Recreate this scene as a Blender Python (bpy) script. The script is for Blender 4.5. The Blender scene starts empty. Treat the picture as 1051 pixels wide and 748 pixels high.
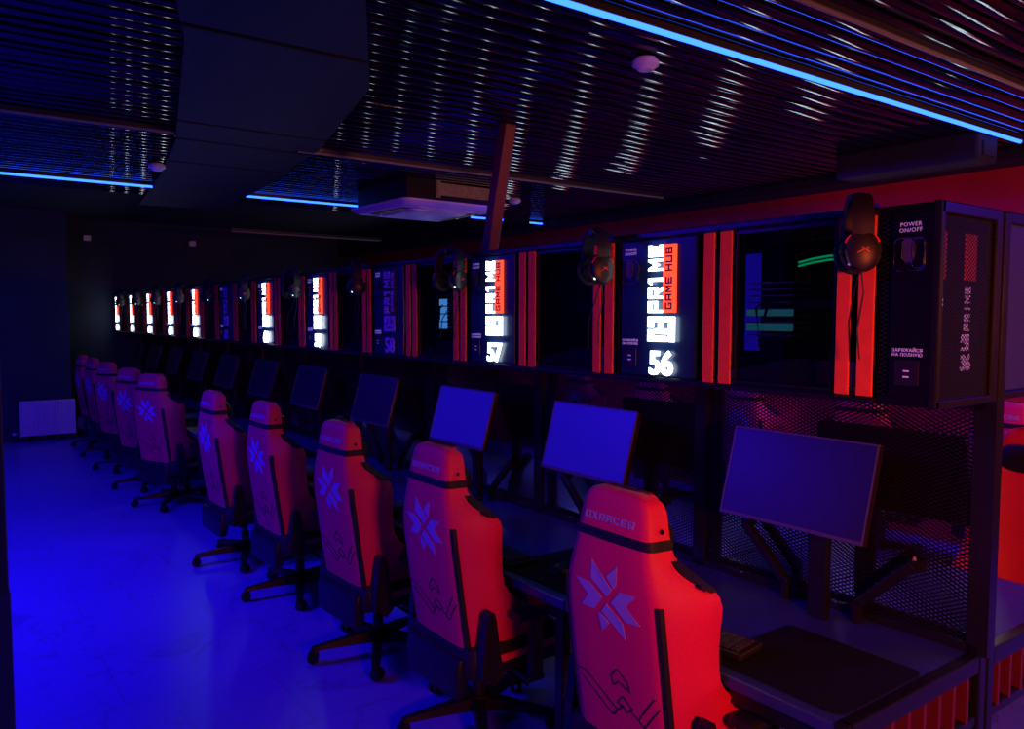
import bpy, bmesh, math, random
from mathutils import Vector, Matrix
random.seed(7)
SC = bpy.context.scene
COL = SC.collection
PI = math.pi

# ------------------------------------------------------------------ materials
MATS = {}
def principled(name, col, rough=0.5, metal=0.0, spec=0.5, noise=0.0, nscale=40.0, emit=None, es=0.0, bump=0.0, coat=0.0):
    if name in MATS: return MATS[name]
    m = bpy.data.materials.new(name); m.use_nodes = True
    nt = m.node_tree; b = nt.nodes['Principled BSDF']
    b.inputs['Base Color'].default_value = (*col, 1)
    b.inputs['Roughness'].default_value = rough
    b.inputs['Metallic'].default_value = metal
    b.inputs['Specular IOR Level'].default_value = spec
    b.inputs['Coat Weight'].default_value = coat
    if emit:
        b.inputs['Emission Color'].default_value = (*emit, 1)
        b.inputs['Emission Strength'].default_value = es
    if noise or bump:
        tc = nt.nodes.new('ShaderNodeTexCoord'); n = nt.nodes.new('ShaderNodeTexNoise')
        n.inputs['Scale'].default_value = nscale; n.inputs['Detail'].default_value = 3
        nt.links.new(tc.outputs['Object'], n.inputs['Vector'])
        if noise:
            r = nt.nodes.new('ShaderNodeValToRGB')
            r.color_ramp.elements[0].color = (*[c * (1 - noise) for c in col], 1)
            r.color_ramp.elements[1].color = (*[min(1, c * (1 + noise)) for c in col], 1)
            r.color_ramp.elements[0].position = .3; r.color_ramp.elements[1].position = .7
            nt.links.new(n.outputs['Fac'], r.inputs['Fac']); nt.links.new(r.outputs['Color'], b.inputs['Base Color'])
        if bump:
            bp = nt.nodes.new('ShaderNodeBump'); bp.inputs['Strength'].default_value = bump; bp.inputs['Distance'].default_value = .01
            nt.links.new(n.outputs['Fac'], bp.inputs['Height']); nt.links.new(bp.outputs['Normal'], b.inputs['Normal'])
    MATS[name] = m
    return m

def math_node(nt, op, a, b=None, c=None):
    n = nt.nodes.new('ShaderNodeMath'); n.operation = op
    for i, v in enumerate((a, b, c)):
        if v is None: continue
        if isinstance(v, (int, float)): n.inputs[i].default_value = v
        else: nt.links.new(v, n.inputs[i])
    return n.outputs[0]

def mesh_metal(name, ua, va, a, b, w, col=(.02, .02, .025), rough=.35, round_holes=False):
    """expanded / perforated sheet: real see-through holes in a procedural diamond (or round hole) pattern"""
    m = bpy.data.materials.new(name); m.use_nodes = True
    nt = m.node_tree; bs = nt.nodes['Principled BSDF']; out = nt.nodes['Material Output']
    bs.inputs['Base Color'].default_value = (*col, 1); bs.inputs['Roughness'].default_value = rough
    bs.inputs['Metallic'].default_value = .0; bs.inputs['Specular IOR Level'].default_value = .3
    tc = nt.nodes.new('ShaderNodeTexCoord'); sx = nt.nodes.new('ShaderNodeSeparateXYZ')
    nt.links.new(tc.outputs['Object'], sx.inputs[0])
    U = math_node(nt, 'DIVIDE', sx.outputs[ua], a); V = math_node(nt, 'DIVIDE', sx.outputs[va], b)
    f1 = math_node(nt, 'FRACT', math_node(nt, 'ADD', U, V)); f2 = math_node(nt, 'FRACT', math_node(nt, 'SUBTRACT', U, V))
    if round_holes:
        d1 = math_node(nt, 'SUBTRACT', f1, .5); d2 = math_node(nt, 'SUBTRACT', f2, .5)
        q = math_node(nt, 'ADD', math_node(nt, 'MULTIPLY', d1, d1), math_node(nt, 'MULTIPLY', d2, d2))
        s = math_node(nt, 'GREATER_THAN', q, w * w)
    else:
        s = math_node(nt, 'MAXIMUM', math_node(nt, 'LESS_THAN', f1, w), math_node(nt, 'LESS_THAN', f2, w))
    tr = nt.nodes.new('ShaderNodeBsdfTransparent'); mx = nt.nodes.new('ShaderNodeMixShader')
    nt.links.new(s, mx.inputs[0]); nt.links.new(tr.outputs[0], mx.inputs[1]); nt.links.new(bs.outputs[0], mx.inputs[2])
    nt.links.new(mx.outputs[0], out.inputs['Surface'])
    return m

def glass_mat(name, tint, rough=.03):
    m = bpy.data.materials.new(name); m.use_nodes = True
    nt = m.node_tree; out = nt.nodes['Material Output']; nt.nodes.remove(nt.nodes['Principled BSDF'])
    tr = nt.nodes.new('ShaderNodeBsdfTransparent'); tr.inputs[0].default_value = (*tint, 1)
    gl = nt.nodes.new('ShaderNodeBsdfGlossy'); gl.inputs['Roughness'].default_value = rough
    fr = nt.nodes.new('ShaderNodeLayerWeight'); fr.inputs[0].default_value = .5
    fac = math_node(nt, 'MULTIPLY_ADD', math_node(nt, 'POWER', fr.outputs['Facing'], 5.0), .8, .03)
    mx = nt.nodes.new('ShaderNodeMixShader')
    nt.links.new(fac, mx.inputs[0]); nt.links.new(tr.outputs[0], mx.inputs[1]); nt.links.new(gl.outputs[0], mx.inputs[2])
    nt.links.new(mx.outputs[0], out.inputs['Surface'])
    return m

def emitter(name, col, s):
    return principled(name, (0, 0, 0), .6, emit=col, es=s, spec=.2)

M_fabric = principled('red_fabric', (.66, .005, .085), .6, noise=.06, nscale=120, bump=.05)
M_black_fabric = principled('black_fabric', (.010, .010, .015), .6, spec=.3, noise=.2, nscale=90)
M_plastic = principled('black_plastic', (.012, .012, .018), .38, spec=.3, noise=.15, nscale=30)
M_nylon = principled('black_nylon_base', (.008, .008, .012), .42, spec=.25, noise=.1, nscale=30)
M_decal = principled('silver_print', (.34, .33, .5), .5, noise=.04)
M_darkline = principled('dark_stitch', (.02, .005, .02), .7, noise=.1)
M_steel = principled('black_powder_coated_steel', (.008, .008, .010), .27, spec=.35, noise=.15, nscale=60)
M_cab = principled('black_cabinet_board', (.004, .004, .008), .3, spec=.2, noise=.1, nscale=20)
M_panel = principled('dark_sign_acrylic', (.007, .02, .05), .3, spec=.3, noise=.06, nscale=10)
M_slat = principled('red_painted_slat', (.78, .085, .02), .6, spec=.2, noise=.07, nscale=25)
M_fin_red = principled('dark_red_lacquer', (.1, .006, .01), .45, noise=.08, nscale=25)
M_desk = principled('dark_desk_laminate', (.022, .035, .15), .38, noise=.08, nscale=18)
M_mat = principled('black_cloth_mat', (.005, .005, .009), .8, spec=.15, noise=.2, nscale=200)
M_bezel = principled('grey_bezel', (.05, .05, .08), .35, noise=.05)
M_screen = principled('matte_black_screen', (.012, .012, .016), .35, spec=.6, noise=.02)
M_screen_glow = principled('blue_reflection_glow', (.012, .012, .016), .35, emit=(.018, .006, 1), es=.27, noise=.02)  # even blue emission stands in for blue light reflected on the screen
M_white_lit = emitter('white_sign_light', (.72, .86, 1), 7.0)
M_orange_lit = emitter('orange_sign_light', (1, .06, .02), 2.0)
M_unlit = principled('unlit_white_acrylic', (.32, .32, .5), .4, noise=.04)
M_plate_off = principled('unlit_dark_plate', (.03, .02, .03), .4, noise=.04)
M_red_letter = principled('dark_red_letter', (.12, .004, .004), .5, noise=.05)
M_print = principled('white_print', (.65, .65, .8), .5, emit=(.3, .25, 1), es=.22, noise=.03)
M_chrome = principled('chrome_edge', (.6, .6, .65), .15, metal=1, noise=.05)
M_glass = glass_mat('tinted_glass', (.55, .55, .6))
M_board = principled('dark_circuit_board', (.004, .004, .01), .9, spec=.03, noise=.3, nscale=60)
M_shroud = principled('dark_blue_shroud', (.05, .05, .09), .45, noise=.1)
M_fin = principled('aluminium_fin', (.4, .45, .5), .3, metal=.8, noise=.1)
M_teal = emitter('teal_glow', (.05, .4, .5), .35)
M_paleblue = emitter('pale_blue_glow', (.1, .4, 1), 1.6)
M_green = emitter('green_led', (.0, .75, .25), .8)
M_bluestrip = emitter('blue_led_strip', (.03, .01, 1), .45)
M_led_dot = emitter('green_white_led', (.35, 1, .75), 4)
M_red_ring = principled('red_ring', (.75, .03, .02), .4, noise=.05)
M_mesh = mesh_metal('expanded_mesh', 1, 2, .026, .013, .25, col=(.007, .007, .011))
M_mesh_end = mesh_metal('perforated_mesh', 0, 2, .017, .012, .2, col=(.005, .005, .008), rough=.7)
M_mesh_fine = mesh_metal('fine_mesh', 0, 2, .014, .014, .3, col=(.05, .06, .3))
M_tube = emitter('blue_led_tube', (.016, .085, 1), 6.5)
M_tube_off = principled('unlit_tube_diffuser', (.22, .25, .22), .35, noise=.03)
M_alu = principled('aluminium_profile', (.05, .05, .05), .4, metal=.3, noise=.05)
M_ceil_slat = principled('glossy_black_slat', (.006, .006, .018), .07, spec=.36, noise=.2, nscale=15)
M_ceil = principled('black_ceiling', (.012, .012, .02), .8, noise=.2, nscale=5)
M_duct = principled('dark_ceiling_panel', (.009, .009, .022), .75, noise=.12, nscale=4)
M_wall_dark = principled('dark_wall_paint', (.034, .04, .06), .8, spec=.2, noise=.1, nscale=3)
M_wall_red = principled('red_wall_paint', (.5, .012, .03), .6, noise=.08, nscale=4)
M_pillar = principled('pillar_paint', (.03, .03, .04), .5, noise=.08)
M_pillar_low = principled('pillar_panel', (.035, .03, .07), .5, noise=.08)
M_white_metal = principled('white_enamel', (.6, .6, .66), .4, noise=.03)
M_ac = principled('white_plastic', (.7, .72, .8), .4, noise=.03)
M_brass = principled('galvanised_metal', (.55, .5, .35), .35, metal=.7, noise=.2)
M_pipe = principled('dark_red_steel', (.13, .008, .02), .4, noise=.1)
M_bottle = principled('white_bottle', (.75, .75, .8), .35, noise=.03)

# marble tile floor
M_floor = bpy.data.materials.new('marble_tile'); M_floor.use_nodes = True
def _floor():
    nt = M_floor.node_tree; b = nt.nodes['Principled BSDF']
    tc = nt.nodes.new('ShaderNodeTexCoord')
    no = nt.nodes.new('ShaderNodeTexNoise'); no.inputs['Scale'].default_value = 1.6; no.inputs['Detail'].default_value = 6
    no.inputs['Distortion'].default_value = 1.3
    nt.links.new(tc.outputs['Object'], no.inputs['Vector'])
    v = math_node(nt, 'ABSOLUTE', math_node(nt, 'SUBTRACT', no.outputs['Fac'], .5))
    r = nt.nodes.new('ShaderNodeValToRGB')
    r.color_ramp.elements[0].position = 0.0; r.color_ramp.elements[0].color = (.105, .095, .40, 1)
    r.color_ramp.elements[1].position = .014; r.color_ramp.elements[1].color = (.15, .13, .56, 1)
    nt.links.new(v, r.inputs['Fac'])
    n2 = nt.nodes.new('ShaderNodeTexNoise'); n2.inputs['Scale'].default_value = .9
    nt.links.new(tc.outputs['Object'], n2.inputs['Vector'])
    mul = nt.nodes.new('ShaderNodeMixRGB'); mul.blend_type = 'MULTIPLY'; mul.inputs[0].default_value = .25
    nt.links.new(r.outputs['Color'], mul.inputs[1]); nt.links.new(n2.outputs['Fac'], mul.inputs[2])
    br = nt.nodes.new('ShaderNodeTexBrick'); br.offset = 0.5; br.inputs['Scale'].default_value = 1.0
    br.inputs['Brick Width'].default_value = 1.2; br.inputs['Row Height'].default_value = .6
    br.inputs['Mortar Size'].default_value = .0025; br.inputs['Color1'].default_value = (1, 1, 1, 1)
    br.inputs['Color2'].default_value = (1, 1, 1, 1); br.inputs['Mortar'].default_value = (.6, .6, .6, 1)
    nt.links.new(tc.outputs['Object'], br.inputs['Vector'])
    m2 = nt.nodes.new('ShaderNodeMixRGB'); m2.blend_type = 'MULTIPLY'; m2.inputs[0].default_value = 1
    nt.links.new(mul.outputs[0], m2.inputs[1]); nt.links.new(br.outputs['Color'], m2.inputs[2])
    nt.links.new(m2.outputs[0], b.inputs['Base Color'])
    b.inputs['Roughness'].default_value = .32; b.inputs['Specular IOR Level'].default_value = .4
_floor()

# ------------------------------------------------------------------ mesh helpers
class MB:
    def __init__(s): s.bm = bmesh.new()
    def box(s, lo, hi, bev=0.0, M=None):
        lo, hi = Vector(lo), Vector(hi)
        r = bmesh.ops.create_cube(s.bm, size=1)
        vs = r['verts']; c = (lo + hi) / 2; d = hi - lo
        for v in vs: v.co = Vector((c.x + v.co.x * d.x, c.y + v.co.y * d.y, c.z + v.co.z * d.z))
        if bev:
            es = list({e for v in vs for e in v.link_edges})
            rb = bmesh.ops.bevel(s.bm, geom=es, offset=bev, segments=2, affect='EDGES', profile=.5)
            vs = list({v for f in rb['faces'] for v in f.verts} | {v for v in vs if v.is_valid})
        if M is not None: bmesh.ops.transform(s.bm, matrix=M, verts=vs)
        return s
    def bar(s, a, b, w, h, bev=0.0, up=(0, 0, 1)):
        a, b = Vector(a), Vector(b); d = b - a; L = d.length; z = d.normalized()
        x = z.cross(Vector(up))
        if x.length < 1e-4: x = z.cross(Vector((0, 1, 0)))
        x.normalize(); y = z.cross(x)
        M = Matrix((x, y, z)).transposed().to_4x4(); M.translation = a
        return s.box((-w / 2, -h / 2, 0), (w / 2, h / 2, L), bev, M)
    def cyl(s, a, b, r1, r2=None, seg=16):
        a, b = Vector(a), Vector(b); r2 = r1 if r2 is None else r2
        d = b - a; q = d.to_track_quat('Z', 'Y').to_matrix().to_4x4(); q.translation = (a + b) / 2
        bmesh.ops.create_cone(s.bm, cap_ends=True, segments=seg, radius1=r1, radius2=r2, depth=d.length, matrix=q)
        return s
    def tube(s, pts, r, seg=8, closed=False):
        pts = [Vector(p) for p in pts]; rings = []; n = len(pts)
        for i, p in enumerate(pts):
            if closed: t = pts[(i + 1) % n] - pts[i - 1]
            else: t = pts[min(i + 1, n - 1)] - pts[max(i - 1, 0)]
            t.normalize(); u = t.cross(Vector((0, 0, 1)))
            if u.length < 1e-3: u = t.cross(Vector((0, 1, 0)))
            u.normalize(); v = t.cross(u)
            rr = r[i] if isinstance(r, (list, tuple)) else r
            rings.append([s.bm.verts.new(p + (u * math.cos(2 * PI * k / seg) + v * math.sin(2 * PI * k / seg)) * rr) for k in range(seg)])
        for i in range(n if closed else n - 1):
            A, B = rings[i], rings[(i + 1) % n]
            for k in range(seg): s.bm.faces.new((A[k], A[(k + 1) % seg], B[(k + 1) % seg], B[k]))
        if not closed:
            s.bm.faces.new(rings[0]); s.bm.faces.new(rings[-1][::-1])
        return s
    def loft(s, rings, cap=True):
        R = [[s.bm.verts.new(Vector(p)) for p in ring] for ring in rings]
        n = len(R[0])
        for i in range(len(R) - 1):
            for k in range(n): s.bm.faces.new((R[i][k], R[i][(k + 1) % n], R[i + 1][(k + 1) % n], R[i + 1][k]))
        if cap: s.bm.faces.new(R[0][::-1]); s.bm.faces.new(R[-1])
        return s
    def ball(s, c, rx, ry, rz, seg=16):
        M = Matrix.Translation(Vector(c)) @ Matrix.Diagonal((rx, ry, rz, 1))
        bmesh.ops.create_uvsphere(s.bm, u_segments=seg, v_segments=seg // 2 + 2, radius=1, matrix=M)
        return s
    def prism(s, poly, f0, f1):
        """poly: list of (a,b); f0/f1 map (a,b) to the back and front 3-D points"""
        A = [s.bm.verts.new(Vector(f0(*p))) for p in poly]; B = [s.bm.verts.new(Vector(f1(*p))) for p in poly]
        n = len(poly)
        s.bm.faces.new(B); s.bm.faces.new(A[::-1])
        for k in range(n): s.bm.faces.new((A[k], A[(k + 1) % n], B[(k + 1) % n], B[k]))
        return s
    def xf(s, M): bmesh.ops.transform(s.bm, matrix=M, verts=s.bm.verts[:]); return s
    def build(s, name, mat, parent=None, smooth=False, loc=None):
        bmesh.ops.recalc_face_normals(s.bm, faces=s.bm.faces[:])
        me = bpy.data.meshes.new(name); s.bm.to_mesh(me); s.bm.free()
        me.materials.append(mat)
        if smooth:
            me.shade_smooth()
            if smooth != 'all':
                try: me.set_sharp_from_angle(angle=math.radians(38))
                except Exception: pass
        o = bpy.data.objects.new(name, me); COL.objects.link(o)
        if parent: o.parent = parent
        if loc: o.location = loc
        return o

def tag(o, label=None, cat=None, group=None, kind=None):
    if label: o['label'] = label
    if cat: o['category'] = cat
    if group: o['group'] = group
    if kind: o['kind'] = kind
    return o
def empty(name, loc=(0, 0, 0), rz=0.0):
    o = bpy.data.objects.new(name, None); COL.objects.link(o)
    o.location = loc; o.rotation_euler = (0, 0, rz); o.empty_display_size = .1
    return o
def struct(o): o['kind'] = 'structure'; return o
def copy_tree(o, parent=None):
    c = o.copy(); COL.objects.link(c)
    if parent: c.parent = parent
    for ch in list(o.children): copy_tree(ch, c)
    return c
ORD = ['first', 'second', 'third', 'fourth', 'fifth', 'sixth', 'seventh', 'eighth', 'ninth', 'tenth', 'eleventh', 'twelfth']

# block lettering: unit square polygons
def RC(x0, y0, x1, y1): return [(x0, y0), (x1, y0), (x1, y1), (x0, y1)]
T = .23
GL = {
 'P': [RC(0, 0, T, 1), RC(T, 1 - .22, 1, 1), RC(1 - T, .34, 1, .78), RC(T, .34, 1 - T, .54)],
 'R': [RC(0, 0, T, 1), RC(T, 1 - .22, 1, 1), RC(1 - T, .34, 1, .78), RC(T, .34, 1 - T, .54), [(.42, .34), (.74, .34), (1, 0), (.68, 0)]],
 '1': [RC(.3, 0, .3 + T + .06, 1), [(.0, .78), (.3, .78), (.3, 1), (.18, 1)]],
 'I': [RC(.36, 0, .64, 1)],
 'M': [RC(0, 0, T * .85, 1), RC(1 - T * .85, 0, 1, 1), [(T * .85, 1), (T * .85, .62), (.5, .2), (.5, .58)], [(.5, .58), (.5, .2), (1 - T * .85, .62), (1 - T * .85, 1)]],
 'E': [RC(0, 0, T, 1), RC(T, .78, 1, 1), RC(T, .4, .9, .6), RC(T, 0, 1, .22)],
 'G': [RC(0, 0, T, 1), RC(T, .8, 1, 1), RC(T, 0, 1, .2), RC(1 - T, .2, 1, .55), RC(.5, .4, 1 - T, .55)],
 'A': [RC(0, 0, T, 1), RC(1 - T, 0, 1, 1), RC(T, .8, 1 - T, 1), RC(T, .3, 1 - T, .5)],
 'H': [RC(0, 0, T, 1), RC(1 - T, 0, 1, 1), RC(T, .4, 1 - T, .6)],
 'U': [RC(0, 0, T, 1), RC(1 - T, 0, 1, 1), RC(T, 0, 1 - T, .2)],
 'B': [RC(0, 0, T, 1), RC(1 - T, 0, 1, 1), RC(T, .8, 1 - T, 1), RC(T, .4, 1 - T, .58), RC(T, 0, 1 - T, .2)],
 'O': [RC(0, 0, T, 1), RC(1 - T, 0, 1, 1), RC(T, .8, 1 - T, 1), RC(T, 0, 1 - T, .2)],
 'X': [[(0, 0), (.3, 0), (1, 1), (.7, 1)], [(0, 1), (.36, .5), (.5, .68), (.3, 1)], [(.5, .32), (.7, 0), (1, 0), (.64, .5)]],
 'C': [RC(0, 0, T, 1), RC(T, .78, 1, 1), RC(T, 0, 1, .22)],
}
def block_text(mb, txt, x0, x1, y0, y1, f0, f1, gap=.16):
    n = len(txt); w = (x1 - x0) / (n + (n - 1) * gap)
    x = x0
    for ch in txt:
        for poly in GL.get(ch, []):
            mb.prism([(x + a * w, y0 + b * (y1 - y0)) for a, b in poly], f0, f1)
        x += w * (1 + gap) if ch != ' ' else w * .75
    return mb
def font_obj(name, txt, mat, parent, size, depth, M, bold=0.0, align='CENTER', spacing=1.0):
    cu = bpy.data.curves.new('t', 'FONT'); cu.body = txt; cu.size = size; cu.extrude = depth; cu.offset = bold
    cu.align_x = align; cu.align_y = 'CENTER'; cu.resolution_u = 3; cu.space_line = 1.0; cu.space_character = spacing
    t = bpy.data.objects.new('t', cu); COL.objects.link(t)
    bpy.context.view_layer.update()
    me = bpy.data.meshes.new_from_object(t.evaluated_get(bpy.context.evaluated_depsgraph_get()))
    bpy.data.objects.remove(t); bpy.data.curves.remove(cu)
    me.transform(M); me.materials.clear(); me.materials.append(mat); me.name = name
    o = bpy.data.objects.new(name, me); COL.objects.link(o); o.parent = parent
    return o
def facing_minus_x(x, y, z):      # text plane seen from -X: text right = -Y, up = Z
    return Matrix(((0, 0, -1, x), (-1, 0, 0, y), (0, 1, 0, z), (0, 0, 0, 1)))
def facing_minus_y(x, y, z):
    return Matrix(((1, 0, 0, x), (0, 0, -1, y), (0, 1, 0, z), (0, 0, 0, 1)))

# ------------------------------------------------------------------ layout constants
S = 1.055                # station spacing along the row (+Y)
XF, XC = 2.134, 2.489    # front of the upper cabinets, plane between the two rows
YE = 1.032               # near end of the rows
N = 11
CEIL = 2.825
FZ = .098                # floor level in layout units (the whole layout is shifted and scaled to metres at the end)
XR, YFAR = 5.95, 12.85

# ------------------------------------------------------------------ the room
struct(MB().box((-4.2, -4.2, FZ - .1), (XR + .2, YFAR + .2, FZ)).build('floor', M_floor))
def build_ceiling():
    mb = MB()
    y = -1.2
    while y < 7.7:
        tilt = math.radians(random.uniform(-6, 6)); w = .076; ring = []
        n = 6
        for k in range(n + 1):
            t = -1 + 2 * k / n
            ring.append((t * w / 2, .006 * (t * t)))          # gently bowed underside
        ring += [(w / 2, .035), (-w / 2, .035)]
        c, s_ = math.cos(tilt), math.sin(tilt)
        pts = [(a * c - b * s_, a * s_ + b * c) for a, b in ring]
        mb.loft([[(X, y + a, CEIL + b) for a, b in pts] for X in (-4.0, 0.95, XR - .3)])
        y += .1
    o = mb.build('ceiling', M_ceil_slat, smooth=True)
    return struct(o)
build_ceiling()
struct(MB().box((-4.2, -4.2, 3.12), (XR + .2, YFAR + .2, 3.22)).build('ceiling', M_ceil))
struct(MB().box((XR, -4.2, FZ), (XR + .2, YFAR + .2, 3.12)).build('wall_right', M_wall_red))
struct(MB().box((-4.2, -4.2, FZ), (-4.0, YFAR + .2, 3.12)).build('wall_left', M_wall_dark))
struct(MB().box((-4.0, -4.2, FZ), (XR, -4.0, 3.12)).build('wall_near', M_wall_dark))
struct(MB().box((1.45, YFAR, FZ), (XR, YFAR + .2, 3.12)).build('wall_far', M_wall_dark))
struct(MB().box((-4.0, 12.0, FZ), (1.45, YFAR + .2, 3.12)).build('wall_far', M_wall_dark))
# flat dark bulkhead panels hung just under the slats, seams between them
def bulkhead():
    Lft = [(2.0, .42), (3.2, .80), (5.12, 1.215), (6.43, 1.41), (8.2, 1.6)]
    Rgt = [(2.0, 1.0), (2.47, 1.198), (3.39, 1.66), (4.8, 2.0), (6.33, 2.2), (8.2, 2.35)]
    def interp(T_, y):
        for (a, b), (c, d) in zip(T_, T_[1:]):
            if a <= y <= c: return b + (d - b) * (y - a) / (c - a)
        return T_[-1][1]
    mb = MB()
    ys = [2.0, 3.05, 4.55, 5.0, 5.75, 8.2]
    for a, b in zip(ys, ys[1:]):
        a2, b2 = a + .02, b - .02
        poly = [(interp(Lft, a2), a2)] + [(x, y) for y, x in Lft if a2 < y < b2] + [(interp(Lft, b2), b2), (interp(Rgt, b2), b2)] + [(x, y) for y, x in reversed(Rgt) if a2 < y < b2] + [(interp(Rgt, a2), a2)]
        mb.prism(poly, lambda x, y: (x, y, CEIL - .012), lambda x, y: (x, y, CEIL - .03))
    return struct(mb.build('ceiling', M_duct))
bulkhead()
# black boxing along the red wall, under the slats
struct(MB().box((XR - .3, -4.0, CEIL - .06), (XR, YFAR, 3.1)).build('trim_1', M_ceil))
tag(MB().box((4.9, 2.15, 2.66), (5.15, 3.05, 2.83), .02).box((4.94, 2.14, 2.69), (5.1, 2.15, 2.77)).build('ceiling_duct_box', M_ceil),
    'black box hanging under the ceiling before the red wall', 'duct')
# dark pillar at the left edge of the picture
pl = MB().box((-.22, 2.5, FZ), (.138, 2.9, CEIL - .02), .004).build('pillar', M_pillar); struct(pl)
MB().box((-.225, 2.492, FZ), (.141, 2.91, 1.0), .003).build('wainscot', M_pillar_low, pl)

# LED tubes -------------------------------------------------------
def led_tube(x0, x1, y, lit, label, z=CEIL - .028, group=None):
    t = empty('ceiling_tube_light' if lit else 'unlit_ceiling_tube_light', ((x0 + x1) / 2, y, z))
    h = (x1 - x0) / 2
    q = .0105 if lit else .008
    MB().box((-h, -q - .002, .006), (h, q + .002, .04), .002).build('housing', M_alu, t)
    ring = [(q * math.cos(a), q * math.sin(a)) for a in [PI + PI * k / 8 for k in range(9)]] + [(q, .008), (-q, .008)]
    MB().loft([[(x, a, b) for a, b in ring] for x in (-h, h)]).build('diffuser', M_tube if lit else M_tube_off, t, smooth=True)
    for s in (-1, 1): MB().box((s * h - .006, -.019, -.016), (s * h + .006, .019, .04), .002).build('end_cap', M_plastic, t)
    return tag(t, label, 'ceiling light', group)
led_tube(-.6, 5.3, 2.09, True, 'long bright blue tube crossing the slatted ceiling nearest the camera')
led_tube(-3.4, 1.48, 7.0, True, 'blue tube light at far left, ending beside the flat ceiling panels')
led_tube(2.24, 3.45, 7.05, True, 'short blue tube light left of the ceiling cassette')
led_tube(4.62, 5.06, 7.1, True, 'short blue tube piece right of the slanted red brace')
led_tube(5.42, 5.62, 7.12, True, 'tiny blue tube piece beside the red wall')
led_tube(2.1, 5.4, 1.61, False, 'unlit pale yellowish tube profile at top right of the ceiling')
led_tube(1.9, 5.27, 4.94, False, 'thin unlit tube crossing the slats before the ceiling cassette')
led_tube(-1.5, 1.16, 4.89, False, 'unlit tube left of the flat ceiling panels')
led_tube(3.03, 5.1, 10.1, False, 'far unlit tube behind the ceiling cassette')

# ceiling cassette air conditioner -------------------------------
def cassette():
    z = 2.62
    t = empty('ceiling_air_conditioner', (3.43, 5.98, z), math.radians(2))
    MB().box((-.42, -.42, .05), (.42, .42, .3), .01).build('body', M_plastic, t)
    mb = MB(); n = []
    def sq(h, zz, r=.06):
        out = []
        for cx, cy, a0 in ((1, 1, 0), (-1, 1, 90), (-1, -1, 180), (1, -1, 270)):
            for k in range(5):
                a = math.radians(a0 + k * 22.5); out.append((cx * (h - r) + r * math.cos(a), cy * (h - r) + r * math.sin(a), zz))
        return out
    mb.loft([sq(.475, .05), sq(.475, .035), sq(.44, .012), sq(.40, 0), ])
    mb.build('fascia', M_ac, t, smooth=True)
    MB().loft([sq(.27, .0, .04), sq(.27, -.012, .04), sq(.25, -.018, .04)]).build('intake_grille', M_ac, t, smooth=True)
    for k in range(4):
        M = Matrix.Rotation(k * PI / 2, 4, 'Z')
        MB().box((-.27, .3, -.006), (.27, .375, .004), .003, M).build('air_flap', M_plastic if k % 2 else M_ac, t)
    MB().box((-.14, -.44, .1), (.42, -.40, .2), .004).box((-.15, -.43, .08), (-.11, -.38, .28)).build('mounting_bracket', M_brass, t)
    return tag(t, 'white square ceiling cassette air conditioner hanging below the slats', 'air conditioner')
cassette()
def detector(x, y, label, z=CEIL - .01, r=.055):
    t = empty('smoke_detector', (x, y, z))
    MB().cyl((0, 0, 0), (0, 0, -.012), r * .8, r * .85, 24).build('base', M_ac, t, smooth=True)
    MB().cyl((0, 0, -.012), (0, 0, -.03), r, r, 24).cyl((0, 0, -.03), (0, 0, -.048), r * .95, r * .55, 24).build('cover', M_ac, t, smooth=True)
    return tag(t, label, 'smoke detector')
detector(2.42, 2.38, 'round white smoke detector on the slats nearest the camera')
detector(4.3, 5.85, 'round white smoke detector right of the slanted red brace')
detector(1.28, 5.92, 'round white smoke detector at left beside the flat ceiling panels', CEIL - .03)
def spot(x, y, z, label):
    t = empty('security_sensor', (x, y, z))
    MB().box((-.02, 0, -.02), (.02, .05, .02), .004).build('bracket', M_plastic, t)
    MB().box((-.05, -.05, -.05), (.05, .01, .03), .012).build('housing', M_ac, t)
    return tag(t, label, 'sensor')
spot(1.8, 12.8, 2.86, 'small white sensor on the far wall, leftmost')
spot(3.24, 12.8, 2.86, 'small white sensor on the far wall, second from left')
spot(5.86, 12.8, 2.9, 'small white sensor on the far wall beside the red wall')

# slanted red steel brace
pb = empty('steel_brace', (2.64, 3.86, 2.06))
MB().bar((0, 0, 0), (0.0, -.2, .77), .075, .075, .008).build('post', M_pipe, pb)
MB().box((-.09, -.09, 0), (.09, .09, .012), .003).build('foot_plate', M_steel, pb)
tag(pb, 'slanted dark red steel brace rising from the cabinet tops to the ceiling', 'brace')

# radiator on the far wall
def radiator():
    t = empty('radiator', (1.16, 11.93, .165))
    mb = MB()
    ring = []
    n = 66
    front = []
    for k in range(n + 1):
        x = -.31 + .62 * k / n
        front.append((x, -.045 - (.008 if (k // 2) % 2 else 0)))
    ring = front + [(.31, -.03), (-.31, -.03)]
    mb.loft([[(x, y, z) for x, y in ring] for z in (.02, .445)])
    mb.build('front_panel', M_white_metal, t)
    MB().box((-.315, -.056, .445), (.315, .03, .47), .004).box((-.315, -.055, .01), (-.305, .03, .45), .002).box((.305, -.055, .01), (.315, .03, .45), .002).build('casing', M_white_metal, t)
    MB().tube([(-.32, 0, .05), (-.38, 0, .05), (-.38, 0, -.065)], .009).build('pipe', M_alu, t, smooth=True)
    MB().cyl((-.36, 0, .05), (-.40, 0, .05), .018).build('valve', M_ac, t, smooth=True)
    MB().box((.1, -.03, -.065), (.13, .02, .03), .003).box((-.25, -.03, -.065), (-.22, .02, .03), .003).build('foot', M_alu, t)
    return tag(t, 'white panel radiator under the dark far wall', 'radiator')
radiator()

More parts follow.
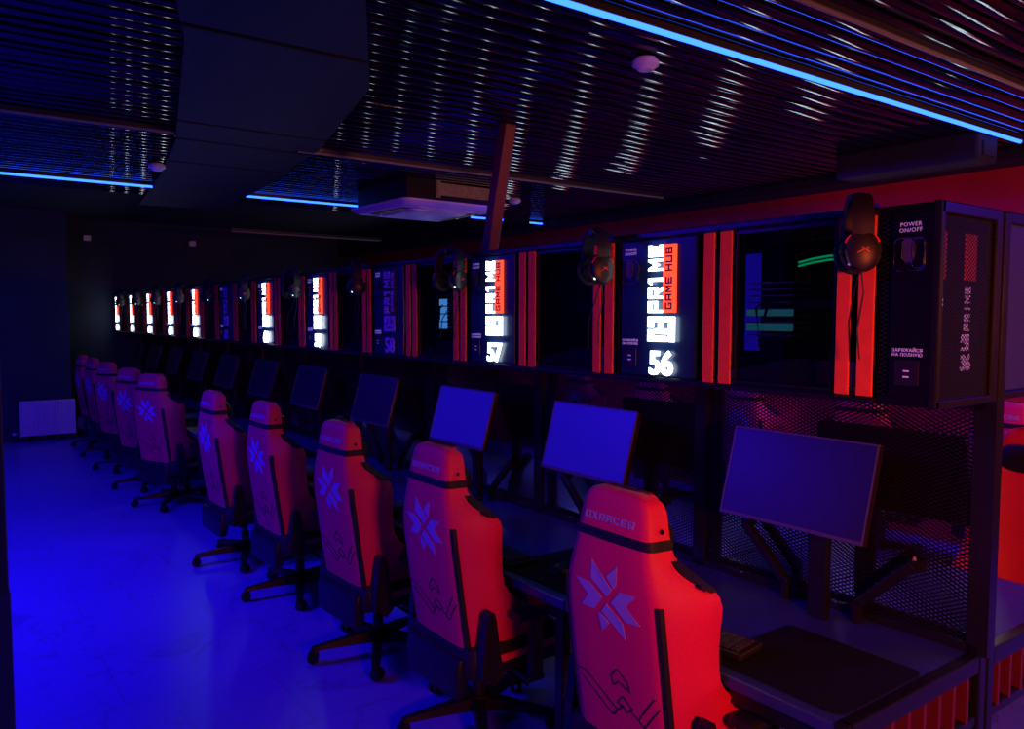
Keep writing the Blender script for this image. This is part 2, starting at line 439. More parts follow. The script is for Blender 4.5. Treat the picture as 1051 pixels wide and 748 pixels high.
# ------------------------------------------------------------------ desks (one per station) with mesh back, sled legs, braces
XD0 = 1.75
def make_desk():
    t = empty('gaming_desk', (0, 0, 0))       # local: x across (world X minus XC), y 0..S
    w = XC - XD0
    MB().box((-w, .004, .715), (-.03, S - .004, .75), .006).build('desktop', M_desk, t)
    MB().box((-w + .02, .03, .665), (-w + .05, S - .03, .712), .003).build('apron', M_steel, t)
    MB().box((-.09, .03, .665), (-.06, S - .03, .712), .003).build('apron', M_steel, t)
    for yy in (.045, S - .045):
        if yy > .1: continue
        mb = MB().box((-w + .015, yy - .02, FZ), (-w + .055, yy + .02, .712), .003)
        mb.box((-w + .055, yy - .02, FZ), (-.10, yy + .02, FZ + .03), .003).build('leg', M_steel, t)
        MB().box((-.10, yy - .02, FZ), (-.06, yy + .02, .712), .003).build('leg', M_steel, t)
    f = MB().box((-.034, .0, .75), (-.012, S, .775)).box((-.034, 0, 1.475), (-.012, S, 1.505)).box((-.034, -.03, .75), (-.012, .03, 1.505)).build('mesh_frame', M_steel, t)
    MB().box((-.024, .03, .775), (-.022, S - .03, 1.475)).build('mesh_panel', M_mesh, t)
    for sgn in (-1, 1):
        c = .5
        q = .12 if sgn > 0 else .15
        MB().bar((-.075, c + sgn * q, .75), (-.075, c + sgn * q, .825), .03, .03, .004, up=(1, 0, 0)).bar((-.075, c + sgn * q, .81), (-.075, c + sgn * (q + .18), .985), .03, .03, .004, up=(1, 0, 0)).box((-.075, c + sgn * (q + .165), .97), (-.03, c + sgn * (q + .195), 1.0), .003).build('brace', M_steel, t)
    return t
desk0 = make_desk()
for n in range(N):
    o = desk0 if n == 0 else copy_tree(desk0)
    o.location = (XC, YE + n * S, 0)
    tag(o, ('black gaming desk at the near open end of the row' if n == 0 else 'black gaming desk %s from the near end, below lit sign area' % ORD[n]) if n < N - 1 else 'black gaming desk against the far wall', 'desk', 'desks of the front row')
for n in range(N):
    o = copy_tree(desk0); o.location = (XC + .04, YE + (n + 1) * S, 0); o.rotation_euler = (0, 0, PI)
    tag(o, 'back row gaming desk %s from the near end, behind the mesh' % ORD[n], 'desk', 'desks of the back row')
tag(MB().cyl((0, 0, 0), (0, 0, .006), .007, .007, 8).cyl((0, 0, .006), (0, 0, .012), .004, .004).xf(Matrix.Translation((2.414, 1.202, 1.0))).build('bolt', M_brass),
    'small brass bolt on the right brace behind the nearest monitor', 'bolt')

# ------------------------------------------------------------------ end frame of the rows
def row_end_screen():
    t = empty('row_end_screen', (XC, YE + .008, 0))
    x0 = XD0 - XC
    for x in (-.012, .042):
        MB().box((x - .021, -.02, FZ), (x + .021, .018, 2.055), .005).build('post', M_steel, t)
    for sgn, a, b in ((-1, x0 + .02, -.034), (1, .064, -x0)):
        MB().box((a, -.018, .697), (b, .018, .752), .004).build('rail', M_steel, t)
        MB().box((a, -.014, .535), (b, .014, .567), .004).build('rail', M_steel, t)
        k = 0
        x = (a + .045) if sgn > 0 else (b - .06)
        while a + .02 < x < b - .02:
            MB().box((x - .007, -.016, .56), (x + .007, .03, .70), .002).build('red_fin', M_fin_red, t)
            x += .0835 * sgn
        MB().box((a, -.001, .148), (b, .001, .535)).build('lower_mesh', M_mesh_fine, t)
        MB().box((a, -.014, .118), (b, .014, .148), .004).build('rail', M_steel, t)
    MB().box((x0 + .0, -.018, FZ), (x0 + .035, .018, .752), .004).build('post', M_steel, t)
    MB().box((-x0 - .0, -.018, FZ), (-x0 + .035, .018, .752), .004).build('post', M_steel, t)
    return tag(t, 'black steel end screen with red fins below the desk height', 'screen')
row_end_screen()

# ------------------------------------------------------------------ cabinets
def lettering_mesh(parent, lit, yc, x):
    """PR1ME / GAME HUB reading upwards, emblem below; letters' tops towards +Y"""
    d = .012
    W = .128; y0 = yc - W / 2
    # a runs along z, b across towards +Y
    def F(dx): return lambda a, b: (x - dx, b, a)
    z0, z1 = 1.762, 2.006
    mb = MB(); block_text(mb, 'PR1ME', z0, z1, y0 + .06, y0 + W, F(d - .004), F(d + .003), .2)
    mb.build('lettering', M_white_lit if lit else M_unlit, parent)
    MB().prism(RC(z0, y0, z1, y0 + .057), F(.002), F(d)).build('name_plate', M_orange_lit if lit else M_plate_off, parent)
    for wd, a, b in (('GAME', z0 + .012, z0 + .128), ('HUB', z0 + .148, z1 - .01)):
        mb = MB(); block_text(mb, wd, a, b, y0 + .013, y0 + .045, F(d), F(d + .002), .22)
        mb.build('plate_lettering', M_red_letter if lit else M_unlit, parent)
    # emblem: drawn as (right, up) in a unit square, right = -Y
    E0, E1 = 1.658, 1.748
    def G(dx): return lambda a, b: (x - dx, y0 + W - a * W, E0 + b * (E1 - E0))
    P = [RC(0, .8, .56, 1), RC(0, .56, .2, .8), RC(.4, .52, .56, .8), RC(.26, .3, .8, .52), RC(.8, 0, 1, .8), RC(.64, .8, 1, 1),
         RC(0, .0, .2, .48), RC(.2, 0, .7, .22)]
    mb = MB()
    for q in P: mb.prism(q, G(d - .004), G(d + .003))
    mb.build('emblem', M_white_lit if lit else M_unlit, parent)

def power_panel(parent, yc, x):
    font_obj('power_text', 'POWER\nON/OFF', M_print, parent, .0155, .0006, facing_minus_x(x - .001, yc, 1.99), .0, spacing=1.15)
    rr = []
    def rrect(hw, hh, r, cy, cz, n=5):
        out = []
        for sx, sz, a0 in ((1, 1, 0), (-1, 1, 90), (-1, -1, 180), (1, -1, 270)):
            for k in range(n):
                a = math.radians(a0 + k * 90 / (n - 1)); out.append((x - .004, cy + sx * (hw - r) + r * math.cos(a), cz + sz * (hh - r) + r * math.sin(a)))
        return out
    MB().tube(rrect(.042, .044, .016, yc, 1.918), .0016, 6, True).tube(rrect(.017, .034, .016, yc + .004, 1.928), .0015, 6, True).tube(rrect(.016, .04, .015, yc - .023, 1.92), .0015, 6, True).build('socket_rim', M_chrome, parent, smooth=True)
    MB().loft([[(x - .003, p[1], p[2]) for p in rrect(.017, .032, .016, yc + .004, 1.928)], [(x + .001, p[1], p[2]) for p in rrect(.017, .032, .016, yc + .004, 1.928)]]).build('power_button', M_shroud, parent)
    font_obj('charge_text', 'ЗАРЯЖАЙСЯ\nНА ПОЛНУЮ', M_print, parent, .0125, .0006, facing_minus_x(x - .001, yc, 1.652), .0, spacing=1.1)
    MB().box((x - .003, yc - .034, 1.562), (x + .001, yc + .034, 1.632), .002).build('charge_plate', M_plastic, parent)
    MB().box((x - .004, yc - .008, 1.60), (x - .002, yc + .008, 1.604)).box((x - .004, yc - .008, 1.584), (x - .002, yc + .008, 1.588)).build('charge_port', M_print, parent)

UNLIT = {3 - 1, 6 - 1}            # stations 58 and 61 are dark
ZB, ZT = 1.505, 2.053
def make_cabinet(n):
    t = empty('pc_cabinet', (0, YE + .155 + n * S, 0)); y0 = 0.0            # local y 0..S
    L = S if n < N - 1 else S - .01
    fr = MB().box((XF, y0, 2.03), (XC - .015, L, ZT), .003).box((XF, y0, ZB), (XC - .015, L, 1.528), .003)
    fr.box((XF + .01, .002, 1.528), (XC - .02, .012, 2.03)).box((XF + .01, L - .012, 1.528), (XC - .02, L - .002, 2.03))
    fr.box((XF + .02, .640, 1.528), (XC - .02, .65, 2.03))
    fr.build('carcass', M_cab, t)
    MB().box((XF - .012, y0 + .001, 2.036), (XF, L - .001, 2.056), .003).box((XF - .012, .001, ZB), (XF, L - .001, ZB + .016), .003).build('edge_rail', M_steel, t)
    MB().box((XC - .016, .0, 1.528), (XC - .014, L, 2.03)).build('back_mesh', M_mesh, t)
    for a, b in ((.007, .056), (.079, .123), (.500, .550), (.572, .619)):
        MB().box((XF - .009, a, 1.524), (XF - .001, b, 2.032), .003).build('red_slat', M_slat, t)
    g = MB().box((XF + .012, .138, 1.532), (XF + .018, .49, 2.026)).build('glass_window', M_glass, t)
    MB().box((XF + .004, .134, 1.528), (XF + .02, .14, 2.03)).box((XF + .004, .488, 1.528), (XF + .02, .494, 2.03)).box((XF + .0, .14, 2.018), (XF + .02, .488, 2.028)).box((XF + .0, .14, 1.530), (XF + .02, .488, 1.538)).build('window_frame', M_steel, g)
    sp = MB().box((XF - .004, .655, 1.530), (XF + .02, min(L - .035, 1.02), 2.03), .003).build('sign_panel', M_panel, t)
    yc = 1.99 - (YE + .155)
    lit = n not in UNLIT
    lettering_mesh(sp, lit, yc, XF - .004)
    num = font_obj('number', str(56 + n), M_white_lit if lit else M_unlit, sp, .118, .0035, facing_minus_x(XF - .015, yc, 1.575), .0032, spacing=.98)
    power_panel(sp, yc + .168, XF - .004)
    return t
import re
for n in range(N):
    c = make_cabinet(n)
    num = 56 + n
    if n in UNLIT: lab = 'black PC cabinet with red slats and unlit sign numbered %d' % num
    else: lab = 'black PC cabinet with red slats and white lit sign numbered %d' % num
    tag(c, lab, 'cabinet', 'PC cabinets above the front row')

# end block: power panel and perforated end
def end_block():
    t = empty('end_cabinet', (0, YE, 0))
    MB().box((XF, 0, 2.03), (XC - .015, .153, ZT), .003).build('top_board', M_cab, t)
    MB().box((XF, 0, ZB), (XC - .015, .153, 1.528), .003).build('bottom_board', M_cab, t)
    MB().box((XF - .004, .003, 1.528), (XF + .014, .118, 2.03), .002).build('power_panel', M_cab, t)
    pp = t.children[-1]
    power_panel(pp, .067, XF - .004)
    MB().box((XF + .004, .12, 1.528), (XF + .006, .152, 2.03)).build('front_mesh', M_mesh, t)
    f = MB().box((XF, -.012, 2.022), (XC - .02, .01, 2.056), .004).box((XF - .004, -.012, ZB - .004), (XF + .022, .01, 2.056), .004).box((XF, -.012, ZB - .004), (XC - .02, .01, ZB + .02), .004).build('end_trim', M_steel, t)
    MB().box((XF + .02, -.001, 1.525), (XC - .03, .001, 2.022)).build('end_mesh', M_mesh_end, t)
    return tag(t, 'near end cabinet with power button panel and perforated black end', 'cabinet')
end_block()
# computer board standing behind the perforated end, with red strips and number 36
def inner_board():
    t = empty('marker_board', (2.3, YE + .014, 1.53))
    MB().box((-.14, 0, 0), (.14, .012, .49), .003).build('board', M_board, t)
    for a, b in ((-.135, -.09), (.02, .085)):
        MB().box((a, -.006, .32), (b, 0, .45), .002).build('red_strip', M_slat, t)
    def F(dx): return lambda a, b: (b, -dx, a)
    mb = MB(); block_text(mb, 'PRIME', .18, .305, .062, .03, F(0), F(.003), .2); mb.build('lettering', M_print, t)
    mb = MB()
    for q in (RC(0, .8, .56, 1), RC(0, .5, .2, .8), RC(.38, .4, .56, .8), RC(.6, .2, .8, 1), RC(0, 0, .8, .2)):
        mb.prism([(.018 + a * .055, .125 + b * .045) for a, b in q], lambda a, b: (a, 0, b), lambda a, b: (a, -.003, b))
    mb.build('emblem', M_print, t)
    font_obj('number', '36', M_print, t, .06, .0015, facing_minus_y(.045, -.002, .088), .002)
    MB().box((-.135, -.004, .28), (-.115, 0, .31)).box((-.11, -.004, .25), (-.10, 0, .27)).build('status_light', M_paleblue, t)
    return tag(t, 'dark board numbered 36 with red strips inside the near end cabinet', 'board')
inner_board()

# back row cabinets (their fronts face the other aisle)
for n in range(N):
    t = empty('pc_cabinet', (XC + .04, YE + .005 + n * S, 0))
    w = XC - XF
    MB().box((0, 0, 2.03), (w, S - .004, ZT), .003).build('top_board', M_cab, t)
    MB().box((0, 0, ZB), (w, S - .004, 1.528), .003).build('bottom_board', M_cab, t)
    for q in (.012, S - .02): MB().box((0, q, 1.528), (w - .01, q + .01, 2.03)).build('divider', M_cab, t)
    for a in (.35, .42, .85, .92):
        MB().box((w - .004, a, 1.524), (w + .018, a + .055, 2.032), .003).build('red_slat', M_slat, t)
    MB().box((w - .012, .035, 1.53), (w - .004, .34, 2.03)).build('sign_panel', M_panel, t)
    MB().box((w - .012, .49, 1.53), (w - .006, .84, 2.03)).build('glass_window', M_glass, t)
    if n == 0:
        MB().box((.03, -.001, 1.53), (w, .001, 2.03)).build('end_mesh', M_mesh_fine, t)
        MB().box((.03, -.012, 2.022), (w, .01, 2.056), .004).box((w - .02, -.012, ZB), (w + .004, .01, 2.056), .004).box((.03, -.012, ZB), (w, .01, ZB + .02), .004).build('end_trim', M_steel, t)
    tag(t, 'back row PC cabinet with bright mesh end beside the end frame' if n == 0 else 'back row PC cabinet %s from the near end' % ORD[n], 'cabinet', 'PC cabinets above the back row')

# ------------------------------------------------------------------ computers inside the front cabinets
def make_pc(style):
    t = empty('desktop_computer')
    MB().box((.19, -.29, .02), (.205, .30, .47), .002).build('motherboard_tray', M_board, t)
    MB().box((.03, -.29, .0), (.19, .30, .012)).prism([(-.29, .012), (.29, .012), (.29, .03), (.02, .085), (-.29, .085)], lambda a, b: (.19, a, b), lambda a, b: (.06, a, b)).build('power_supply_shroud', M_shroud, t)
    hs = MB()
    for k in range(9): hs.box((.1, .043, .155 + k * .022), (.19, .221, .160 + k * .022))
    hs.build('heatsink', M_fin if style != 'dark' else M_board, t)
    if style == 'teal':
        MB().box((.094, .043, .172), (.1, .225, .198), .002).box((.094, .043, .222), (.1, .225, .244), .002).build('reflection_bars', M_teal, t)  # teal bars glow in place of a reflection in the glass
        MB().tube([(.13, -.145, .41), (.13, -.06, .412), (.13, 0, .406), (.13, .05, .397)], .0035).tube([(.13, -.145, .398), (.13, -.06, .40), (.13, 0, .394), (.13, .05, .385)], .0035).build('memory_light', M_green, t)
        MB().box((.17, .235, .1), (.188, .29, .44), .003).build('light_strip', M_bluestrip, t)
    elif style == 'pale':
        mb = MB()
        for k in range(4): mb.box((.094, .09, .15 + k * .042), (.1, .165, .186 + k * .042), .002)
        mb.build('reflection_bars', M_paleblue, t)  # added glowing block imitates a pale blue reflection on the window glass
    MB().box((.09, -.16, .245), (.19, .05, .275), .004).box((.088, -.15, .25), (.09, .04, .27)).build('graphics_card', M_plastic, t)
    MB().tube([(.1, .13, .28), (.06, .16, .25), (.07, .15, .12), (.12, .1, .07)], .005).tube([(.12, .14, .3), (.07, .12, .26), (.09, .155, .2)], .005).build('cable', M_plastic, t, smooth=True)
    return t
protos = {}
for n in range(N):
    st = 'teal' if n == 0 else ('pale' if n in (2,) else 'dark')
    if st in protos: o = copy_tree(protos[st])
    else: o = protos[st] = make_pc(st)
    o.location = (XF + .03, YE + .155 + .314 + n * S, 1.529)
    tag(o, {'teal': 'computer with green light and added teal glow behind glass in nearest cabinet',
            'pale': 'computer with added pale blue glow imitating a reflection behind glass beside sign 57'}.get(st, 'dark computer behind glass in the cabinet numbered %d' % (56 + n)), 'computer', 'computers in the cabinets')

# ------------------------------------------------------------------ monitors
def make_monitor(on):  # on gives the screen its added blue glow
    t = empty('monitor', (0, 0, 0))      # origin: foot of the pole on the desk; local -x faces the player
    hw, hh = .268, .156
    tilt = Matrix.Translation((0.0, 0, .455)) @ Matrix.Rotation(math.radians(15.5), 4, 'Y')
    b = MB().box((-.012, -hw, -hh), (.016, hw, hh), .004)
    b.box((.016, -.15, -.1), (.04, .15, .1), .01).xf(tilt).build('housing', M_plastic, t)
    MB().box((-.0145, -hw + .008, -hh + .014), (-.0115, hw - .008, hh - .008)).xf(tilt).build('screen', M_screen_glow if on else M_screen, t)
    bz = MB().box((-.0165, -hw, -hh), (-.0115, hw, -hh + .013), .001).box((-.0165, -hw, hh - .007), (-.0115, hw, hh), .001).box((-.0165, -hw, -hh), (-.0115, -hw + .007, hh), .001).box((-.0165, hw - .007, -hh), (-.0115, hw, hh), .001)
    bz.xf(tilt).build('bezel', M_bezel, t)
    MB().box((.045, -.09, 0), (.075, -.02, .46), .006).build('pole', M_steel, t)
    MB().box((.02, -.09, .42), (.06, .04, .5), .006).build('mount', M_steel, t)
    return t
mon_off, mon_glow = make_monitor(False), None
mon_glow = make_monitor(True)
used = {False: 0, True: 0}
XM = 2.285
MY = [1.535, 2.56, 3.58, 4.63, 5.74]
for n in range(N):
    on = n in (1, 2)
    src = mon_glow if on else mon_off
    o = src if used[on] == 0 else copy_tree(src); used[on] += 1
    o.location = (XM, MY[n] if n < len(MY) else 1.50 + n * S, .7505)
    tag(o, 'monitor with blue reflection put in as an even screen glow, %s' % ('nearer of the two' if n == 1 else 'farther of the two') if on else
        ('dark monitor nearest the camera' if n == 0 else 'dark monitor %s from the near end of the row' % ORD[n]), 'monitor', 'monitors on the front row desks')
for n in range(N):
    o = copy_tree(mon_off); o.location = (2 * XC + .04 - XM, 1.45 + n * S, .7505); o.rotation_euler = (0, 0, PI)
    tag(o, 'back of monitor %s from the near end, behind the mesh' % ORD[n], 'monitor', 'monitors on the back row desks')

# ------------------------------------------------------------------ mouse mats, keyboards, mice
def mat_mesh():
    mb = MB(); r = .03; pts = []
    for cx, cy, a0 in ((1, 1, 0), (-1, 1, 90), (-1, -1, 180), (1, -1, 270)):
        for k in range(5):
            a = math.radians(a0 + k * 22.5); pts.append((cx * (.205 - r) + r * math.cos(a), cy * (.215 - r) + r * math.sin(a)))
    return mb.prism(pts, lambda a, b: (a, b, 0), lambda a, b: (a, b, .004))
mat0 = mat_mesh().build('mouse_mat', M_mat)
for n in range(N):
    o = mat0
    if n:
        o = mat0.copy(); COL.objects.link(o)
    o.location = (2.0, 1.276 + n * S, .7505)
    tag(o, 'large black mouse mat on the %s desk from the near end' % ORD[n], 'mouse mat', 'mouse mats on the desks')
def make_keyboard():
    t = empty('keyboard')
    MB().box((-.068, -.215, 0), (.068, .215, .022), .006).build('keyboard_body', M_plastic, t)
    mb = MB()
    for i in range(5):
        for j in range(15):
            x = -.05 + i * .021; y = -.2 + j * .0268
            mb.box((x - .008, y, .022), (x + .008, y + .022, .032), .002)
    mb.build('keys', principled('grey_keycap', (.03, .03, .06), .35, noise=.05), t)
    return t
kb0 = make_keyboard()
for n in range(N):
    o = kb0 if n == 0 else copy_tree(kb0)
    o.location = (1.875, 1.625 + n * S, .7548)
    o.rotation_euler = (0, 0, math.radians((8, -5, 4, 0, 6, -3, 5, 0, 3, 0, 0)[n]))
    tag(o, 'dark gaming keyboard on the %s desk from the near end' % ORD[n], 'keyboard', 'keyboards on the desks')
def make_mouse():
    t = empty('mouse')
    rings = []
    for x, w, h in ((-.062, .012, .012), (-.055, .024, .022), (-.035, .031, .034), (-.005, .031, .038), (.03, .028, .03), (.052, .024, .02), (.06, .014, .012)):
        rings.append([(x, w * math.cos(PI * k / 8), .001 + h * math.sin(PI * k / 8)) for k in range(9)])
    MB().loft(rings).build('mouse_body', M_plastic, t, smooth=True)
    MB().cyl((.03, -.004, .032), (.03, .004, .032), .008).build('scroll_wheel', M_steel, t, smooth=True)
    MB().tube([(.058, 0, .01), (.14, .02, .005), (.26, .06, .005), (.32, .1, .005)], .0022, 6).build('cable', M_plastic, t)
    return t
ms0 = make_mouse()
for k, n in enumerate((1, 2, 3, 4, 6, 8)):
    o = ms0 if k == 0 else copy_tree(ms0)
    o.location = (1.95, 1.27 + n * S, .755)
    tag(o, 'black mouse on the mouse mat of the %s desk' % ORD[n], 'mouse', 'mice on the mats')
bt = empty('drink_bottle', (3.1, 8.24, .7505))
MB().cyl((0, 0, 0), (0, 0, .16), .035, .035).cyl((0, 0, .16), (0, 0, .2), .035, .014).build('bottle_body', M_bottle, bt, smooth=True)
MB().cyl((0, 0, .2), (0, 0, .225), .015, .015).build('cap', M_ac, bt)
tag(bt, 'white bottle standing on a back row desk', 'bottle')

# ------------------------------------------------------------------ headsets hung on the slats
def make_headset(dot):
    t = empty('headset')          # origin at top of band; hangs down; ear axis along y
    pts = []
    for k in range(15):
        a = math.radians(-18 + k * 216 / 14)
        pts.append((0, .078 * math.cos(a), -.082 + .082 * math.sin(a)))
    mb = MB(); rings = []
    for p in pts:
        c = Vector((0, 0, -.082)); d = (Vector(p) - c).normalized()
        rings.append([tuple(Vector(p) + d * a + Vector((b, 0, 0))) for a, b in ((-.007, -.022), (.006, -.027), (.012, 0), (.006, .027), (-.007, .022))])
    mb.loft(rings).build('headband', M_black_fabric, t, smooth=True)
    for s in (-1, 1):
        c = MB(); rr = []
        for dy, r in ((.0, .042), (.006, .05), (.02, .054), (.03, .05), (.036, .034)):
            rr.append([(r * .8 * math.cos(2 * PI * k / 20), s * (.052 + dy), -.15 + r * math.sin(2 * PI * k / 20)) for k in range(20)])
        cup = c.loft(rr).build('ear_cup', M_plastic, t, smooth=True)
        MB().tube([(.043 * math.cos(2 * PI * k / 20), s * .05, -.15 + .046 * math.sin(2 * PI * k / 20)) for k in range(20)], .012, 8, True).build('ear_pad', M_black_fabric, cup, smooth=True)
        a = [(.046 * math.cos(math.radians(25 + k * 13)), s * .07, -.15 + .05 * math.sin(math.radians(25 + k * 13))) for k in range(11)]
        MB().tube(a, .0035, 6).build('yoke', M_red_ring, cup, smooth=True)
        yy = s * .0885
        def Fz(d): return lambda u, v: (-s * u, yy + s * d, -.15 + v)
        MB().prism([(-.016, -.008), (-.012, -.008), (.016, .008), (.012, .008)], Fz(0), Fz(.001)).prism([(-.004, .008), (0, .008), (.018, -.006), (.014, -.006)], Fz(0), Fz(.001)).build('ear_cup_mark', M_red_ring, cup)
    MB().ball((-.03, -.07, -.185), .005, .005, .005, 8).build('indicator_light', dot, t)
    MB().tube([(0, -.06, -.19), (.01, -.05, -.26), (.0, -.03, -.36), (.01, -.02, -.44)], .0025, 6).tube([(0, -.06, -.19), (-.01, -.03, -.26), (-.01, .04, -.34), (0.0, .07, -.45)], .0025, 6).build('cable', M_plastic, t)
    return t
hook_m = M_steel
HS = {False: None, True: None}
for n in range(N):
    d = n > 0
    if HS[d] is None: o = HS[d] = make_headset(M_led_dot if d else M_print)
    else: o = copy_tree(HS[d])
    o.location = (XF - .1, 1.195 + n * S, 2.074)
    o.rotation_euler = (0, 0, math.radians((-50, -20, 12, -20, 10, -15, 5, -8, 0, 6, 0)[n]))
    tag(o, 'black headset with red yoke hung on the nearest cabinet slats' if n == 0 else 'black headset with green light hung on slats of cabinet numbered %d' % (56 + n), 'headset', 'headsets hung on the slats')
    h = MB().bar((XF - .012, 0, 0), (XF - .12, 0, 0), .018, .012, .003).box((XF - .125, -.009, -.004), (XF - .117, .009, .018), .002).build('headset_hook', M_steel)
    h.location = (0, 1.195 + n * S, 2.056)
    tag(h, 'black hook holding the headset on the %s cabinet from the near end' % ORD[n], 'hook', 'headset hooks')

# ------------------------------------------------------------------ chairs
def interp(tab, z):
    """smooth (Catmull-Rom on a non-uniform table) interpolation of rows (z, v1, v2, ...)"""
    for i in range(len(tab) - 1):
        if tab[i][0] <= z <= tab[i + 1][0]:
            a, b = tab[i], tab[i + 1]
            p, q = tab[max(i - 1, 0)], tab[min(i + 2, len(tab) - 1)]
            h = b[0] - a[0]; t = (z - a[0]) / h; out = []
            for k in range(1, len(a)):
                m0 = (b[k] - p[k]) / max(b[0] - p[0], 1e-6) * h; m1 = (q[k] - a[k]) / max(q[0] - a[0], 1e-6) * h
                out.append((2 * t**3 - 3 * t**2 + 1) * a[k] + (t**3 - 2 * t**2 + t) * m0 + (-2 * t**3 + 3 * t**2) * b[k] + (t**3 - t**2) * m1)
            return out
    return list(tab[-1][1:] if z > tab[-1][0] else tab[0][1:])
# z : rear x, rear half width, wing depth, wing half width, front cushion thickness
BACK = [
 (.385, -.195, .202, .23, .222, .085),
 (.45, -.205, .206, .305, .242, .09),
 (.56, -.222, .207, .30, .254, .10),
 (.66, -.237, .208, .208, .256, .10),
 (.76, -.25, .207, .20, .258, .10),
 (.85, -.262, .206, .20, .27, .10),
 (.92, -.267, .201, .205, .276, .095),
 (.965, -.268, .190, .185, .262, .09),
 (1.01, -.267, .176, .14, .222, .085),
 (1.05, -.264, .166, .105, .184, .082),
 (1.10, -.259, .157, .095, .166, .08),
 (1.16, -.251, .146, .09, .153, .078),
 (1.195, -.245, .136, .082, .142, .07),
 (1.216, -.237, .120, .06, .124, .052),
 (1.227, -.222, .088, .03, .09, .022)]
def back_ring(z):
    xr, wr, d, wo, tc = interp(BACK, z)
    half = [(xr, 0), (xr, wr * .45), (xr + .001, wr * .8), (xr + .006, wr * .93), (xr + .02, wr), (xr + .05, wr + (wo - wr) * .35),
            (xr + .05 + max(d - .05, .0) * .5, wr + (wo - wr) * .75), (xr + d - .012, wo), (xr + d, wo - .014), (xr + d - .008, wo - .045),
            (xr + tc + max(d - tc, 0) * .45, wo - .085 if wo > .2 else wo - .06), (xr + tc + .004, wo * .5), (xr + tc, 0)]
    return [(x, y, z) for x, y in half] + [(x, -y, z) for x, y in reversed(half[1:-1])]
def rear_x(z, y):
    xr, wr, d, wo, tc = interp(BACK, z); a = abs(y)
    T_ = [(0, 0), (wr * .8, .001), (wr * .93, .006), (wr, .02), (wr + (wo - wr) * .35, .05)]
    for (p, q), (r, s) in zip(T_, T_[1:]):
        if p <= a <= r: return xr + q + (s - q) * (a - p) / (r - p)
    return xr + .05
STAR = [
 [(-.089, 1.005), (.0, .932), (-.022, .905), (-.092, .946)],
 [(.021, 1.008), (.02, .95), (.009, .937), (-.023, .968)],
 [(-.162, .931), (-.102, .931), (-.042, .896), (-.083, .85), (-.141, .849), (-.106, .89)],
 [(.034, .934), (.102, .94), (.058, .897), (.115, .856), (.055, .85), (-.005, .892)],
 [(-.025, .881), (.044, .839), (.049, .79), (-.048, .854)],
 [(-.058, .846), (-.016, .823), (-.053, .788), (-.065, .839)]]
LINES = [
 [(-.2, .621), (-.134, .623), (.001, .544), (-.013, .52)],
 [(-.2, .593), (-.15, .596), (-.02, .517), (.03, .567), (.045, .549), (.073, .571), (.033, .599), (.008, .571), (.03, .564)],
 [(.018, .682), (-.011, .65), (-.003, .622), (.022, .644), (.068, .624), (.061, .654), (.018, .682)],
 [(.215, .648), (.169, .641), (.094, .546), (.062, .562)],
 [(.215, .618), (.185, .613), (.118, .531), (.094, .546)]]
